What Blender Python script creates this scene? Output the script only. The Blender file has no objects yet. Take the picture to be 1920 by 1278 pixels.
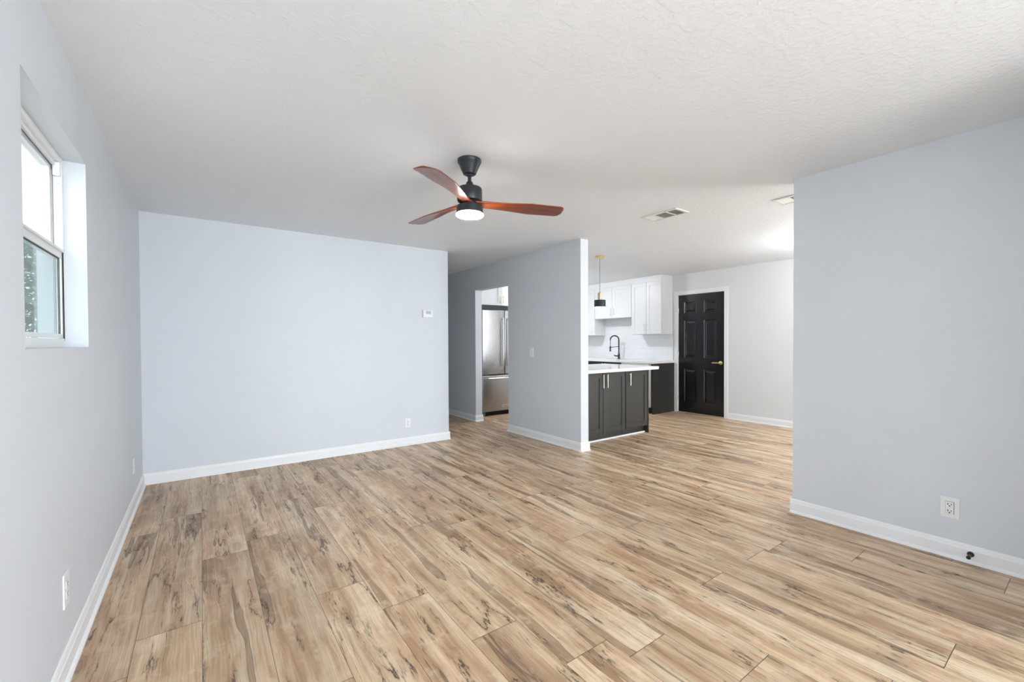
import bpy, bmesh, math, random
from mathutils import Vector, Matrix
R = math.radians
random.seed(4)
scene = bpy.context.scene
C = scene.collection

# ------------------------------------------------------------------ camera
cam_data = bpy.data.cameras.new('camera')
cam = bpy.data.objects.new('camera', cam_data)
C.objects.link(cam)
YAW, PITCH, ROLL = R(35.791), R(-0.757), R(-0.271)
Fw = Vector((math.sin(YAW)*math.cos(PITCH), math.cos(YAW)*math.cos(PITCH), math.sin(PITCH)))
Rt0 = Vector((math.cos(YAW), -math.sin(YAW), 0.0))
Up0 = Rt0.cross(Fw)
Rt = Rt0*math.cos(ROLL) + Up0*math.sin(ROLL)
Up = -Rt0*math.sin(ROLL) + Up0*math.cos(ROLL)
m = Matrix((Rt, Up, -Fw)).transposed().to_4x4()
m.translation = Vector((0, 0, 1.266))
cam.matrix_world = m
cam_data.sensor_width = 36
cam_data.lens = 808.631/1920*36
cam_data.shift_y = (650.957-639)/1920
cam_data.clip_start = 0.03
scene.camera = cam

# ------------------------------------------------------------------ world, exposure, daylight
world = bpy.data.worlds.new('world')
scene.world = world
world.use_nodes = True
bg = world.node_tree.nodes['Background']
bg.inputs[0].default_value = (0.87, 0.94, 1.0, 1)
bg.inputs[1].default_value = 3.6
vs = scene.view_settings
vs.view_transform = 'Standard'
vs.look = 'None'
vs.gamma = 1
vs.use_curve_mapping = False
vs.exposure = 0.39


def area(name, loc, rot, sx, sy, power, col):
    l = bpy.data.lights.new(name, 'AREA')
    l.shape = 'RECTANGLE'
    l.size = sx
    l.size_y = sy
    l.energy = power
    l.color = col
    o = bpy.data.objects.new(name, l)
    o.location = loc
    o.rotation_euler = rot
    C.objects.link(o)
    return o


# daylight through unseen windows, the entry one added to light the left wall (light sits just outside each opening)
DAY = (0.87, 0.94, 1.0)
area('daylight_living', (1.3, -4.58, 1.35), (R(90), 0, 0), 2.2, 1.7, 150, DAY)
area('fill_entry', (3.71, -2.9, 1.30), (0, R(90), 0), 1.7, 1.8, 235, DAY)
area('daylight_dining', (7.12, -2.2, 1.10), (0, R(90), 0), 2.0, 2.2, 190, (0.90, 0.95, 1.0))
area('daylight_side', (-0.61, 2.38, 1.69), (0, R(-90), 0), 0.8, 0.85, 1, DAY).data.cycles.is_portal = True

# ------------------------------------------------------------------ materials
MATS = {}


def mat(name, col, rough=0.5, metal=0.0, bump=None, emis=None, coat=0.0, spec=0.5):
    if name in MATS:
        return MATS[name]
    M = bpy.data.materials.new(name)
    M.use_nodes = True
    nt = M.node_tree
    b = nt.nodes['Principled BSDF']
    b.inputs['Base Color'].default_value = (*col, 1)
    b.inputs['Roughness'].default_value = rough
    b.inputs['Metallic'].default_value = metal
    b.inputs['Specular IOR Level'].default_value = spec
    b.inputs['Coat Weight'].default_value = coat
    if emis:
        b.inputs['Emission Color'].default_value = (*emis[0], 1)
        b.inputs['Emission Strength'].default_value = emis[1]
    tc = nt.nodes.new('ShaderNodeTexCoord')
    # a little procedural tone variation in every material
    nz = nt.nodes.new('ShaderNodeTexNoise')
    nz.inputs['Scale'].default_value = 3.0
    nt.links.new(tc.outputs['Object'], nz.inputs['Vector'])
    mx = nt.nodes.new('ShaderNodeMix')
    mx.data_type = 'RGBA'
    mx.inputs[6].default_value = (*[c*0.985 for c in col], 1)
    mx.inputs[7].default_value = (*[min(1, c*1.015) for c in col], 1)
    nt.links.new(nz.outputs['Fac'], mx.inputs[0])
    nt.links.new(mx.outputs[2], b.inputs['Base Color'])
    if bump:
        sc, strength, dist = bump
        n2 = nt.nodes.new('ShaderNodeTexNoise')
        n2.inputs['Scale'].default_value = sc
        n2.inputs['Detail'].default_value = 4
        nt.links.new(tc.outputs['Object'], n2.inputs['Vector'])
        bp = nt.nodes.new('ShaderNodeBump')
        bp.inputs['Strength'].default_value = strength
        bp.inputs['Distance'].default_value = dist
        nt.links.new(n2.outputs['Fac'], bp.inputs['Height'])
        nt.links.new(bp.outputs['Normal'], b.inputs['Normal'])
    MATS[name] = M
    return M


WALL = mat('wall_paint', (0.665, 0.70, 0.745), 0.55, bump=(45, 0.12, 0.004))
TRIM = mat('white_trim', (0.84, 0.85, 0.86), 0.35)
VINYL = mat('white_vinyl', (0.80, 0.82, 0.82), 0.4)
METALW = mat('window_metal', (0.55, 0.56, 0.57), 0.35, 0.6)
CABW = mat('white_cabinet', (0.77, 0.785, 0.80), 0.35)
CABD = mat('dark_cabinet', (0.034, 0.032, 0.028), 0.42)
QUARTZ = mat('quartz', (0.88, 0.88, 0.88), 0.12)
BLACKDOOR = mat('black_door_paint', (0.008, 0.009, 0.011), 0.22)
BLACKM = mat('black_metal', (0.026, 0.032, 0.039), 0.38, 0.3)
MATTEB = mat('matte_black', (0.012, 0.013, 0.015), 0.45)
GOLD = mat('brushed_gold', (0.72, 0.56, 0.25), 0.28, 1.0)
BRASS = mat('satin_brass', (0.50, 0.37, 0.24), 0.35, 1.0)
PULL = mat('champagne_pull', (0.80, 0.74, 0.62), 0.3, 1.0)
CHROME = mat('polished_steel', (0.75, 0.76, 0.78), 0.15, 1.0)
PLATE = mat('white_plastic', (0.82, 0.83, 0.84), 0.35)
SLOT = mat('slot_black', (0.02, 0.02, 0.02), 0.6)
LCD = mat('grey_screen', (0.45, 0.48, 0.48), 0.25)
DARKGAP = mat('dark_gap', (0.015, 0.015, 0.015), 0.7)
VENTD = mat('duct_grey', (0.20, 0.20, 0.19), 0.7)
VENTW = mat('vent_white', (0.78, 0.78, 0.77), 0.45)
CORD = mat('grey_cord', (0.18, 0.17, 0.15), 0.6)
LAMPG = mat('lit_diffuser', (0.9, 0.9, 0.9), 0.4, emis=((1, 0.98, 0.96), 80))
LAMPC = mat('lit_ceiling_lamp', (0.9, 0.9, 0.9), 0.4, emis=((0.95, 0.975, 1.0), 115))
LAMPD = mat('lit_globe', (0.9, 0.9, 0.9), 0.4, emis=((0.96, 0.98, 1.0), 75))
LAMPP = mat('lit_pendant', (0.9, 0.9, 0.9), 0.4, emis=((1, 0.98, 0.96), 6))
THRESH = mat('tan_threshold', (0.50, 0.38, 0.26), 0.5)
GRASS = mat('concrete', (0.42, 0.42, 0.41), 0.9, bump=(60, 0.6, 0.03))
LEAF = mat('leaf_green', (0.10, 0.17, 0.12), 0.6)
BARK = mat('bark', (0.12, 0.08, 0.05), 0.9)


def steel():
    M = mat('stainless_steel', (0.43, 0.425, 0.42), 0.28, 1.0)
    nt = M.node_tree
    b = nt.nodes['Principled BSDF']
    tc = [n for n in nt.nodes if n.type == 'TEX_COORD'][0]
    mp = nt.nodes.new('ShaderNodeMapping')
    mp.inputs['Scale'].default_value = (4, 4, 400)
    n = nt.nodes.new('ShaderNodeTexNoise')
    n.inputs['Scale'].default_value = 3
    nt.links.new(tc.outputs['Object'], mp.inputs[0])
    nt.links.new(mp.outputs[0], n.inputs['Vector'])
    mr = nt.nodes.new('ShaderNodeMapRange')
    mr.inputs['To Min'].default_value = 0.22
    mr.inputs['To Max'].default_value = 0.36
    nt.links.new(n.outputs['Fac'], mr.inputs['Value'])
    nt.links.new(mr.outputs[0], b.inputs['Roughness'])
    return M


STEEL = steel()
DWM = mat('dishwasher_steel', (0.66, 0.64, 0.63), 0.4, 0.25)


def ceiling_mat():
    M = mat('textured_ceiling', (0.85, 0.89, 0.93), 0.7)
    nt = M.node_tree
    b = nt.nodes['Principled BSDF']
    tc = [n for n in nt.nodes if n.type == 'TEX_COORD'][0]
    n = nt.nodes.new('ShaderNodeTexNoise')
    n.inputs['Scale'].default_value = 38
    n.inputs['Detail'].default_value = 3
    nt.links.new(tc.outputs['Object'], n.inputs['Vector'])
    rp = nt.nodes.new('ShaderNodeValToRGB')
    rp.color_ramp.elements[0].position = 0.46
    rp.color_ramp.elements[1].position = 0.60
    nt.links.new(n.outputs['Fac'], rp.inputs[0])
    bp = nt.nodes.new('ShaderNodeBump')
    bp.inputs['Strength'].default_value = 0.24
    bp.inputs['Distance'].default_value = 0.003
    nt.links.new(rp.outputs[0], bp.inputs['Height'])
    nt.links.new(bp.outputs[0], b.inputs['Normal'])
    return M


CEIL = ceiling_mat()


def tile_mat():
    M = mat('white_tile', (0.80, 0.82, 0.84), 0.15)
    nt = M.node_tree
    b = nt.nodes['Principled BSDF']
    tc = [n for n in nt.nodes if n.type == 'TEX_COORD'][0]
    sp = nt.nodes.new('ShaderNodeSeparateXYZ')
    cb = nt.nodes.new('ShaderNodeCombineXYZ')
    nt.links.new(tc.outputs['Object'], sp.inputs[0])
    nt.links.new(sp.outputs['Y'], cb.inputs['X'])
    nt.links.new(sp.outputs['Z'], cb.inputs['Y'])
    br = nt.nodes.new('ShaderNodeTexBrick')
    br.inputs['Scale'].default_value = 1
    br.inputs['Brick Width'].default_value = 0.305
    br.inputs['Row Height'].default_value = 0.10
    br.inputs['Mortar Size'].default_value = 0.0015
    br.inputs['Color1'].default_value = (0.80, 0.82, 0.84, 1)
    br.inputs['Color2'].default_value = (0.82, 0.84, 0.86, 1)
    br.inputs['Mortar'].default_value = (0.70, 0.72, 0.74, 1)
    nt.links.new(cb.outputs[0], br.inputs['Vector'])
    nt.links.new(br.outputs['Color'], b.inputs['Base Color'])
    return M


TILE = tile_mat()


def glass_mat(name, tint):
    M = bpy.data.materials.new(name)
    M.use_nodes = True
    nt = M.node_tree
    nt.nodes.clear()
    out = nt.nodes.new('ShaderNodeOutputMaterial')
    t = nt.nodes.new('ShaderNodeBsdfTransparent')
    t.inputs[0].default_value = (*tint, 1)
    g = nt.nodes.new('ShaderNodeBsdfGlossy')
    g.inputs['Roughness'].default_value = 0.03
    lw = nt.nodes.new('ShaderNodeLayerWeight')
    lw.inputs[0].default_value = 0.5
    pw = nt.nodes.new('ShaderNodeMath')
    pw.operation = 'POWER'
    pw.inputs[1].default_value = 3.6
    nt.links.new(lw.outputs['Facing'], pw.inputs[0])
    fr = nt.nodes.new('ShaderNodeMath')
    fr.operation = 'MULTIPLY_ADD'
    fr.inputs[1].default_value = 0.8
    fr.inputs[2].default_value = 0.04
    nt.links.new(pw.outputs[0], fr.inputs[0])
    mx = nt.nodes.new('ShaderNodeMixShader')
    nt.links.new(fr.outputs[0], mx.inputs[0])
    nt.links.new(t.outputs[0], mx.inputs[1])
    nt.links.new(g.outputs[0], mx.inputs[2])
    nt.links.new(mx.outputs[0], out.inputs[0])
    return M


GLASS = glass_mat('clear_glass', (0.97, 0.98, 0.98))
SCREENGLASS = glass_mat('screened_glass', (0.66, 0.72, 0.71))


class NT:
    """tiny helper to write node graphs"""
    def __init__(s, M):
        s.nt = M.node_tree

    def n(s, t, **kw):
        x = s.nt.nodes.new(t)
        for k, v in kw.items():
            setattr(x, k, v)
        return x

    def l(s, a, b):
        s.nt.links.new(a, b)

    def math(s, op, a, b=None, c=None):
        x = s.n('ShaderNodeMath', operation=op)
        for i, v in enumerate((a, b, c)):
            if v is None:
                continue
            if isinstance(v, (int, float)):
                x.inputs[i].default_value = v
            else:
                s.l(v, x.inputs[i])
        return x.outputs[0]

    def noise(s, vec, scale=1, detail=2, rough=0.5, dist=0.0):
        x = s.n('ShaderNodeTexNoise')
        x.inputs['Scale'].default_value = scale
        x.inputs['Detail'].default_value = detail
        x.inputs['Roughness'].default_value = rough
        x.inputs['Distortion'].default_value = dist
        s.l(vec, x.inputs['Vector'])
        return x.outputs['Fac']

    def comb(s, x, y, z=0.0):
        c = s.n('ShaderNodeCombineXYZ')
        for i, v in enumerate((x, y, z)):
            if isinstance(v, (int, float)):
                c.inputs[i].default_value = v
            else:
                s.l(v, c.inputs[i])
        return c.outputs[0]

    def ramp(s, fac, stops, interp='LINEAR'):
        r = s.n('ShaderNodeValToRGB')
        cr = r.color_ramp
        cr.interpolation = interp
        while len(cr.elements) < len(stops):
            cr.elements.new(0.5)
        for e, (p, c) in zip(cr.elements, stops):
            e.position = p
            e.color = (*c, 1) if isinstance(c, tuple) else (c, c, c, 1)
        s.l(fac, r.inputs[0])
        return r.outputs[0]

    def mix(s, fac, a, b, mode='MIX'):
        x = s.n('ShaderNodeMix', data_type='RGBA', blend_type=mode)
        if isinstance(fac, (int, float)):
            x.inputs[0].default_value = fac
        else:
            s.l(fac, x.inputs[0])
        for i, v in ((6, a), (7, b)):
            if isinstance(v, tuple):
                x.inputs[i].default_value = (*v, 1)
            else:
                s.l(v, x.inputs[i])
        return x.outputs[2]


def srgb(r, g, b):
    def f(c):
        c /= 255
        return c/12.92 if c <= 0.04045 else ((c+0.055)/1.055)**2.4
    return (f(r), f(g), f(b))


def floor_mat():
    M = bpy.data.materials.new('maple_plank_floor')
    M.use_nodes = True
    k = NT(M)
    b = M.node_tree.nodes['Principled BSDF']
    uv = k.n('ShaderNodeUVMap', uv_map='plank')
    sp = k.n('ShaderNodeSeparateXYZ')
    k.l(uv.outputs[0], sp.inputs[0])
    u, v = sp.outputs['X'], sp.outputs['Y']          # metres along / across each plank
    at = k.n('ShaderNodeAttribute', attribute_name='rnd')
    sa = k.n('ShaderNodeSeparateColor')
    k.l(at.outputs['Color'], sa.inputs[0])
    r1, r2, r3 = sa.outputs[0], sa.outputs[1], sa.outputs[2]
    U = k.math('ADD', u, k.math('MULTIPLY', r1, 53.0))
    V = k.math('ADD', v, k.math('MULTIPLY', r2, 31.0))

    def cv(su, sv, z=0.0):
        return k.comb(k.math('MULTIPLY', U, su), k.math('MULTIPLY', V, sv), z)
    # wobble of the grain, stretched along the plank
    wob = k.math('MULTIPLY', k.math('SUBTRACT', k.noise(cv(1.6, 3.0, 3.3), 1, 3, 0.6), 0.5), 0.055)
    Vw = k.math('ADD', V, wob)

    def cw(su, sv, z=0.0):
        return k.comb(k.math('MULTIPLY', U, su), k.math('MULTIPLY', Vw, sv), z)
    broad = k.noise(cw(0.8, 9.0), 1, 5, 0.62)
    base = k.ramp(broad, [(0.30, srgb(240, 222, 194)), (0.45, srgb(229, 205, 172)), (0.56, srgb(205, 173, 138)),
                          (0.70, srgb(160, 128, 98))])
    # reddish flush in soft patches
    flush = k.ramp(k.noise(cw(2.0, 8.0, 5.0), 1, 4, 0.65), [(0.50, 0.0), (0.66, 0.62)])
    base = k.mix(flush, base, srgb(190, 143, 108))
    # heartwood bands with a wavy dark outline
    hn = k.noise(cw(0.55, 9.5, 9.0), 1, 3, 0.5)
    heart = k.ramp(hn, [(0.612, 0.0), (0.626, 0.62)])
    edge = k.ramp(hn, [(0.604, 0.0), (0.613, 1.0), (0.626, 0.0)])
    base = k.mix(heart, base, srgb(136, 105, 78))
    # fine grain, two widths
    fine = k.noise(cw(3.0, 160.0, 1.0), 1, 3, 0.6)
    base = k.mix(k.ramp(fine, [(0.44, 0.0), (0.78, 0.45)]), base, srgb(146, 115, 86))
    streak = k.noise(cw(1.4, 46.0, 2.0), 1, 5, 0.7)
    base = k.mix(k.ramp(streak, [(0.52, 0.0), (0.74, 0.46)]), base, srgb(130, 102, 77))
    light = k.noise(cw(0.9, 30.0, 6.0), 1, 4, 0.65)
    base = k.mix(k.ramp(light, [(0.54, 0.0), (0.74, 0.30)]), base, srgb(243, 227, 202))
    # pale cross figure: short blocks across the grain
    fig = k.noise(k.comb(k.math('MULTIPLY', U, 7.0), k.math('MULTIPLY', V, 9.0), 7.0), 1, 3, 0.7)
    base = k.mix(k.ramp(fig, [(0.53, 0.0), (0.66, 0.32)]), base, srgb(243, 227, 200))
    # blocky figure: half-plank strips that change tone abruptly along their length
    def cell(su, sv, w, lo, hi):
        wn = k.n('ShaderNodeTexWhiteNoise')
        jog = k.math('MULTIPLY', k.math('SUBTRACT', k.noise(cv(5.0, 16.0, w), 1, 2), 0.5), 0.5)
        k.l(k.comb(k.math('FLOOR', k.math('ADD', k.math('MULTIPLY', U, su), jog)), k.math('FLOOR', k.math('ADD', k.math('MULTIPLY', Vw, sv), jog)), w), wn.inputs['Vector'])
        return k.ramp(wn.outputs['Value'], [(0.0, lo), (0.5, (1, 1, 1)), (1.0, hi)])
    base = k.mix(0.8, base, cell(2.2, 11.0, 1.0, (0.86, 0.85, 0.83), (1.07, 1.07, 1.07)), 'MULTIPLY')
    base = k.mix(0.5, base, cell(7.0, 17.0, 2.0, (0.90, 0.90, 0.88), (1.05, 1.05, 1.05)), 'MULTIPLY')
    # knots: rings round sparse cell centres
    vo = k.n('ShaderNodeTexVoronoi')
    vo.inputs['Scale'].default_value = 1.0
    k.l(cv(2.6, 9.0, 4.0), vo.inputs['Vector'])
    csep = k.n('ShaderNodeSeparateColor')
    k.l(vo.outputs['Color'], csep.inputs[0])
    pick = k.math('GREATER_THAN', csep.outputs[0], 0.62)
    kdn = k.math('ADD', vo.outputs['Distance'], k.math('MULTIPLY', k.math('SUBTRACT', k.noise(cv(12, 40), 1, 3, 0.6), 0.5), 0.16))
    rings = k.math('SINE', k.math('MULTIPLY', kdn, 70.0))
    rmask = k.math('MULTIPLY', k.ramp(kdn, [(0.02, 1.0), (0.30, 0.0)]), pick)
    base = k.mix(k.math('MULTIPLY', rmask, 0.6), base, srgb(134, 102, 74))
    base = k.mix(k.math('MULTIPLY', k.math('MULTIPLY', rmask, k.ramp(rings, [(0.3, 0.0), (1.0, 1.0)])), 0.6), base, srgb(92, 68, 50))
    base = k.mix(k.math('MULTIPLY', k.ramp(kdn, [(0.02, 1.0), (0.07, 0.0)]), k.math('MULTIPLY', pick, 0.8)), base, srgb(70, 52, 38))
    # dark spalt cracks: thin wandering lines, only in patches
    cn = k.noise(cw(1.7, 9.0, 11.0), 1, 6, 0.60)
    wid = k.math('MULTIPLY', k.noise(cv(6.0, 20.0, 15.0), 1, 2), 0.030)
    dist = k.math('ABSOLUTE', k.math('SUBTRACT', cn, 0.5))
    line = k.math('SUBTRACT', 1.0, k.math('MINIMUM', k.math('DIVIDE', dist, wid), 1.0))
    smear = k.ramp(dist, [(0.0, 1.0), (0.06, 0.0)])
    patch = k.ramp(k.noise(cv(1.5, 9.0, 13.0), 1, 3, 0.5), [(0.54, 0.0), (0.60, 1.0)])
    base = k.mix(k.math('MULTIPLY', k.math('MULTIPLY', smear, patch), 0.45), base, srgb(140, 106, 76))
    crack = k.math('MULTIPLY', line, patch)
    base = k.mix(k.math('MULTIPLY', crack, 1.0), base, srgb(46, 34, 26))
    cn2 = k.noise(cw(1.0, 22.0, 21.0), 1, 4, 0.6)
    line2 = k.ramp(cn2, [(0.487, 0.0), (0.497, 1.0), (0.507, 0.0)])
    patch2 = k.ramp(k.noise(cv(0.8, 6.0, 23.0), 1, 2, 0.5), [(0.47, 0.0), (0.55, 1.0)])
    base = k.mix(k.math('MULTIPLY', k.math('MULTIPLY', line2, patch2), 0.85), base, srgb(58, 44, 34))
    base = k.mix(k.math('MULTIPLY', edge, 0.75), base, srgb(76, 57, 43))
    # per-plank tone
    base = k.mix(1.0, base, k.ramp(r3, [(0.0, (0.79, 0.76, 0.73)), (0.5, (0.90, 0.88, 0.86)), (1.0, (0.98, 0.95, 0.91))]), 'MULTIPLY')
    # seams (uv z-less: stored plank length in alpha through second map)
    uv2 = k.n('ShaderNodeUVMap', uv_map='edge')
    s2 = k.n('ShaderNodeSeparateXYZ')
    k.l(uv2.outputs[0], s2.inputs[0])
    ex = k.math('MINIMUM', s2.outputs['X'], 1.0)     # metres to the nearer butt end
    eu = k.math('MINIMUM', k.math('SUBTRACT', W_PLANK, v), v)
    seam = k.math('MAXIMUM', k.math('LESS_THAN', eu, 0.0011), k.math('LESS_THAN', ex, 0.0016))
    base = k.mix(k.math('MULTIPLY', seam, 0.85), base, srgb(70, 54, 42))
    hs = k.n('ShaderNodeHueSaturation')
    hs.inputs['Saturation'].default_value = 0.98
    k.l(base, hs.inputs['Color'])
    k.l(hs.outputs[0], b.inputs['Base Color'])
    rg = k.ramp(fine, [(0.3, 0.33), (0.7, 0.46)])
    k.l(rg, b.inputs['Roughness'])
    b.inputs['Specular IOR Level'].default_value = 0.45
    bp = k.n('ShaderNodeBump')
    bp.inputs['Strength'].default_value = 0.25
    bp.inputs['Distance'].default_value = 0.001
    h = k.math('SUBTRACT', k.math('MULTIPLY', fine, 0.5), k.math('MULTIPLY', seam, 1.5))
    k.l(h, bp.inputs['Height'])
    k.l(bp.outputs[0], b.inputs['Normal'])
    return M


def blade_mat():
    M = bpy.data.materials.new('walnut_blade')
    M.use_nodes = True
    k = NT(M)
    b = M.node_tree.nodes['Principled BSDF']
    tc = k.n('ShaderNodeTexCoord')
    mp = k.n('ShaderNodeMapping')
    mp.inputs['Scale'].default_value = (2.5, 40, 40)
    k.l(tc.outputs['Object'], mp.inputs[0])
    f = k.noise(mp.outputs[0], 1, 4, 0.6)
    c = k.ramp(f, [(0.3, srgb(150, 72, 36)), (0.5, srgb(126, 58, 28)), (0.7, srgb(96, 42, 22))])
    k.l(c, b.inputs['Base Color'])
    b.inputs['Roughness'].default_value = 0.32
    b.inputs['Coat Weight'].default_value = 0.3
    return M


# ------------------------------------------------------------------ mesh helpers
ORG = {}


class MB:
    def __init__(s):
        s.bm = bmesh.new()

    def box(s, x0, y0, z0, x1, y1, z1, bev=0.0, seg=2):
        b = bmesh.new()
        bmesh.ops.create_cube(b, size=1)
        for v in b.verts:
            v.co = Vector(((x0+x1)/2 + v.co.x*(x1-x0), (y0+y1)/2 + v.co.y*(y1-y0), (z0+z1)/2 + v.co.z*(z1-z0)))
        if bev > 0:
            bmesh.ops.bevel(b, geom=b.edges[:], offset=bev, segments=seg, profile=0.6, affect='EDGES')
        s.add(b)
        return s

    def add(s, b, mtx=None):
        me = bpy.data.meshes.new('tmp')
        if mtx is not None:
            bmesh.ops.transform(b, matrix=mtx, verts=b.verts[:])
        b.to_mesh(me)
        b.free()
        s.bm.from_mesh(me)
        bpy.data.meshes.remove(me)

    def lathe(s, c, prof, axis='Z', seg=48, cap=True):
        """prof: list of (radius, offset along axis)"""
        b = bmesh.new()
        rings = []
        for r, h in prof:
            ring = []
            for i in range(seg):
                a = 2*math.pi*i/seg
                ring.append(b.verts.new((r*math.cos(a), r*math.sin(a), h)))
            rings.append(ring)
        for A, B_ in zip(rings, rings[1:]):
            for i in range(seg):
                b.faces.new((A[i], A[(i+1) % seg], B_[(i+1) % seg], B_[i]))
        if cap:
            b.faces.new(rings[0][::-1])
            b.faces.new(rings[-1])
        rot = {'Z': Matrix.Identity(4), 'X': Matrix.Rotation(R(90), 4, 'Y'), '-X': Matrix.Rotation(R(-90), 4, 'Y'),
               'Y': Matrix.Rotation(R(-90), 4, 'X'), '-Y': Matrix.Rotation(R(90), 4, 'X')}[axis]
        s.add(b, Matrix.Translation(c) @ rot)
        return s

    def tube(s, pts, r, seg=12):
        b = bmesh.new()
        P = [Vector(p) for p in pts]
        rings = []
        up = None
        for i, p in enumerate(P):
            t = (P[min(i+1, len(P)-1)] - P[max(i-1, 0)]).normalized()
            if up is None:
                up = t.orthogonal().normalized()
            up = (up - t*up.dot(t)).normalized()
            sd = t.cross(up)
            rr = r[i] if isinstance(r, (list, tuple)) else r
            rings.append([b.verts.new(p + (up*math.cos(2*math.pi*j/seg) + sd*math.sin(2*math.pi*j/seg))*rr) for j in range(seg)])
        for A, B_ in zip(rings, rings[1:]):
            for j in range(seg):
                b.faces.new((A[j], A[(j+1) % seg], B_[(j+1) % seg], B_[j]))
        b.faces.new(rings[0][::-1])
        b.faces.new(rings[-1])
        s.add(b)
        return s

    def prism(s, poly, axis, a, bb):
        """poly: 2D points in the plane perpendicular to axis ('X' -> (y,z), 'Y' -> (x,z), 'Z' -> (x,y))"""
        b = bmesh.new()

        def P(p, t):
            return {'X': (t, p[0], p[1]), 'Y': (p[0], t, p[1]), 'Z': (p[0], p[1], t)}[axis]
        v0 = [b.verts.new(P(p, a)) for p in poly]
        v1 = [b.verts.new(P(p, bb)) for p in poly]
        n = len(poly)
        b.faces.new(v0)
        b.faces.new(v1[::-1])
        for i in range(n):
            b.faces.new((v0[i], v1[i], v1[(i+1) % n], v0[(i+1) % n]))
        bmesh.ops.recalc_face_normals(b, faces=b.faces[:])
        s.add(b)
        return s

    def panel_face(s, x, dirx, y0, y1, z0, z1, inset, depth, slope=0.0):
        return s


def obj(name, B, m_, parent=None, smooth=False, loc=None):
    bm = B.bm
    bmesh.ops.recalc_face_normals(bm, faces=bm.faces[:])
    if parent is not None:
        o0 = ORG[parent.name]
    else:
        if loc is None:
            xs = [v.co.x for v in bm.verts]
            ys = [v.co.y for v in bm.verts]
            zs = [v.co.z for v in bm.verts]
            loc = Vector(((min(xs)+max(xs))/2, (min(ys)+max(ys))/2, min(zs)))
        o0 = Vector(loc)
    for v in bm.verts:
        v.co -= o0
    me = bpy.data.meshes.new(name)
    bm.to_mesh(me)
    bm.free()
    me.materials.append(m_)
    if smooth:
        for p in me.polygons:
            p.use_smooth = True
        try:
            me.set_sharp_from_angle(angle=R(38))
        except Exception:
            pass
    o = bpy.data.objects.new(name, me)
    C.objects.link(o)
    if parent is not None:
        o.parent = parent
    else:
        o.location = o0
    ORG[o.name] = o0
    return o


def tag(o, label=None, cat=None, group=None, kind=None):
    if label:
        o['label'] = label
    if cat:
        o['category'] = cat
    if group:
        o['group'] = group
    if kind:
        o['kind'] = kind
    return o


def thing(name, loc, label, cat, group=None):
    o = bpy.data.objects.new(name, None)
    o.empty_display_size = 0.1
    o.location = loc
    C.objects.link(o)
    ORG[o.name] = Vector(loc)
    return tag(o, label, cat, group)


def struct(name, B, m_, label=None, parent=None, **kw):
    o = obj(name, B, m_, parent, **kw)
    if parent is None:
        o['kind'] = 'structure'
    if label:
        o['label'] = label
        o['category'] = name.split('_')[0]
    return o


# ------------------------------------------------------------------ room dimensions
H = 2.44
XL, YB, XE = -0.435, 5.046, 2.614
XM, YM, T = 3.53, 3.548, 0.12
YR = 1.362
XW = 6.921
YK = 6.95
YREAR = -4.4
YH = 8.2
W_PLANK = 0.2315

# ------------------------------------------------------------------ floor: one mesh of plank faces
JOINTS = {}          # row -> y of one butt joint, read from the photograph
JOINTS.update({0: 2.415, 1: 3.080, 2: 3.216, 3: 2.312, 4: 3.557, 5: 3.12, 6: 2.79, 7: 1.117, 8: 2.345, 9: 2.013,
               10: 1.229, 11: 1.915, 13: 1.192, 14: 2.405, 15: 0.299})


def build_floor():
    bm = bmesh.new()
    uvp = bm.loops.layers.uv.new('plank')
    uve = bm.loops.layers.uv.new('edge')
    col = bm.loops.layers.float_color.new('rnd')
    x0, x1 = XL-0.12, XW+0.12
    y0, y1 = YREAR-0.1, YH+0.1
    LEN = 1.55
    rnd = random.Random(11)
    r0 = math.floor((x0+0.241)/W_PLANK) - 1
    last = 0.3
    for r in range(r0, 40):
        xa = -0.241 + r*W_PLANK
        xb = xa + W_PLANK
        if xb < x0 or xa > x1:
            continue
        if r in JOINTS:
            jy = JOINTS[r]
        else:
            last = (last + 0.37 + 0.25*rnd.random())
            jy = (last % 1.0)*LEN
        start = jy - math.ceil((jy-y0)/LEN)*LEN
        y = start
        while y < y1:
            ya, yb = max(y, y0), min(y+LEN, y1)
            if yb > ya:
                xa2, xb2 = max(xa, x0), min(xb, x1)
                ym = (y + y + LEN)/2
                # two quads so the distance-to-end map is exact
                c = (rnd.random(), rnd.random(), rnd.random(), 1)
                flip = rnd.random() < 0.5
                for (a, bb) in ((ya, min(max(ym, ya), yb)), (min(max(ym, ya), yb), yb)):
                    if bb-a < 1e-5:
                        continue
                    vs_ = [bm.verts.new((xa2, a, 0)), bm.verts.new((xb2, a, 0)), bm.verts.new((xb2, bb, 0)), bm.verts.new((xa2, bb, 0))]
                    f = bm.faces.new(vs_)
                    for lp in f.loops:
                        px, py = lp.vert.co.x, lp.vert.co.y
                        lp[uvp].uv = ((y+LEN-py) if flip else (py-y), px-xa)
                        lp[uve].uv = (min(py-y, y+LEN-py), 0)
                        lp[col] = c
            y += LEN
    # underside slab
    geom = bmesh.ops.extrude_face_region(bm, geom=[])
    me = bpy.data.meshes.new('floor')
    bm.to_mesh(me)
    bm.free()
    me.materials.append(floor_mat())
    o = bpy.data.objects.new('floor', me)
    C.objects.link(o)
    tag(o, 'light maple look plank floor with knots and dark cracks', 'floor', kind='structure')


build_floor()

# ------------------------------------------------------------------ shell
struct('ceiling', MB().box(XL-0.2, YREAR-0.12, H, XW+0.12, YH+0.12, H+0.1), CEIL, 'white textured ceiling over all the rooms')

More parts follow.
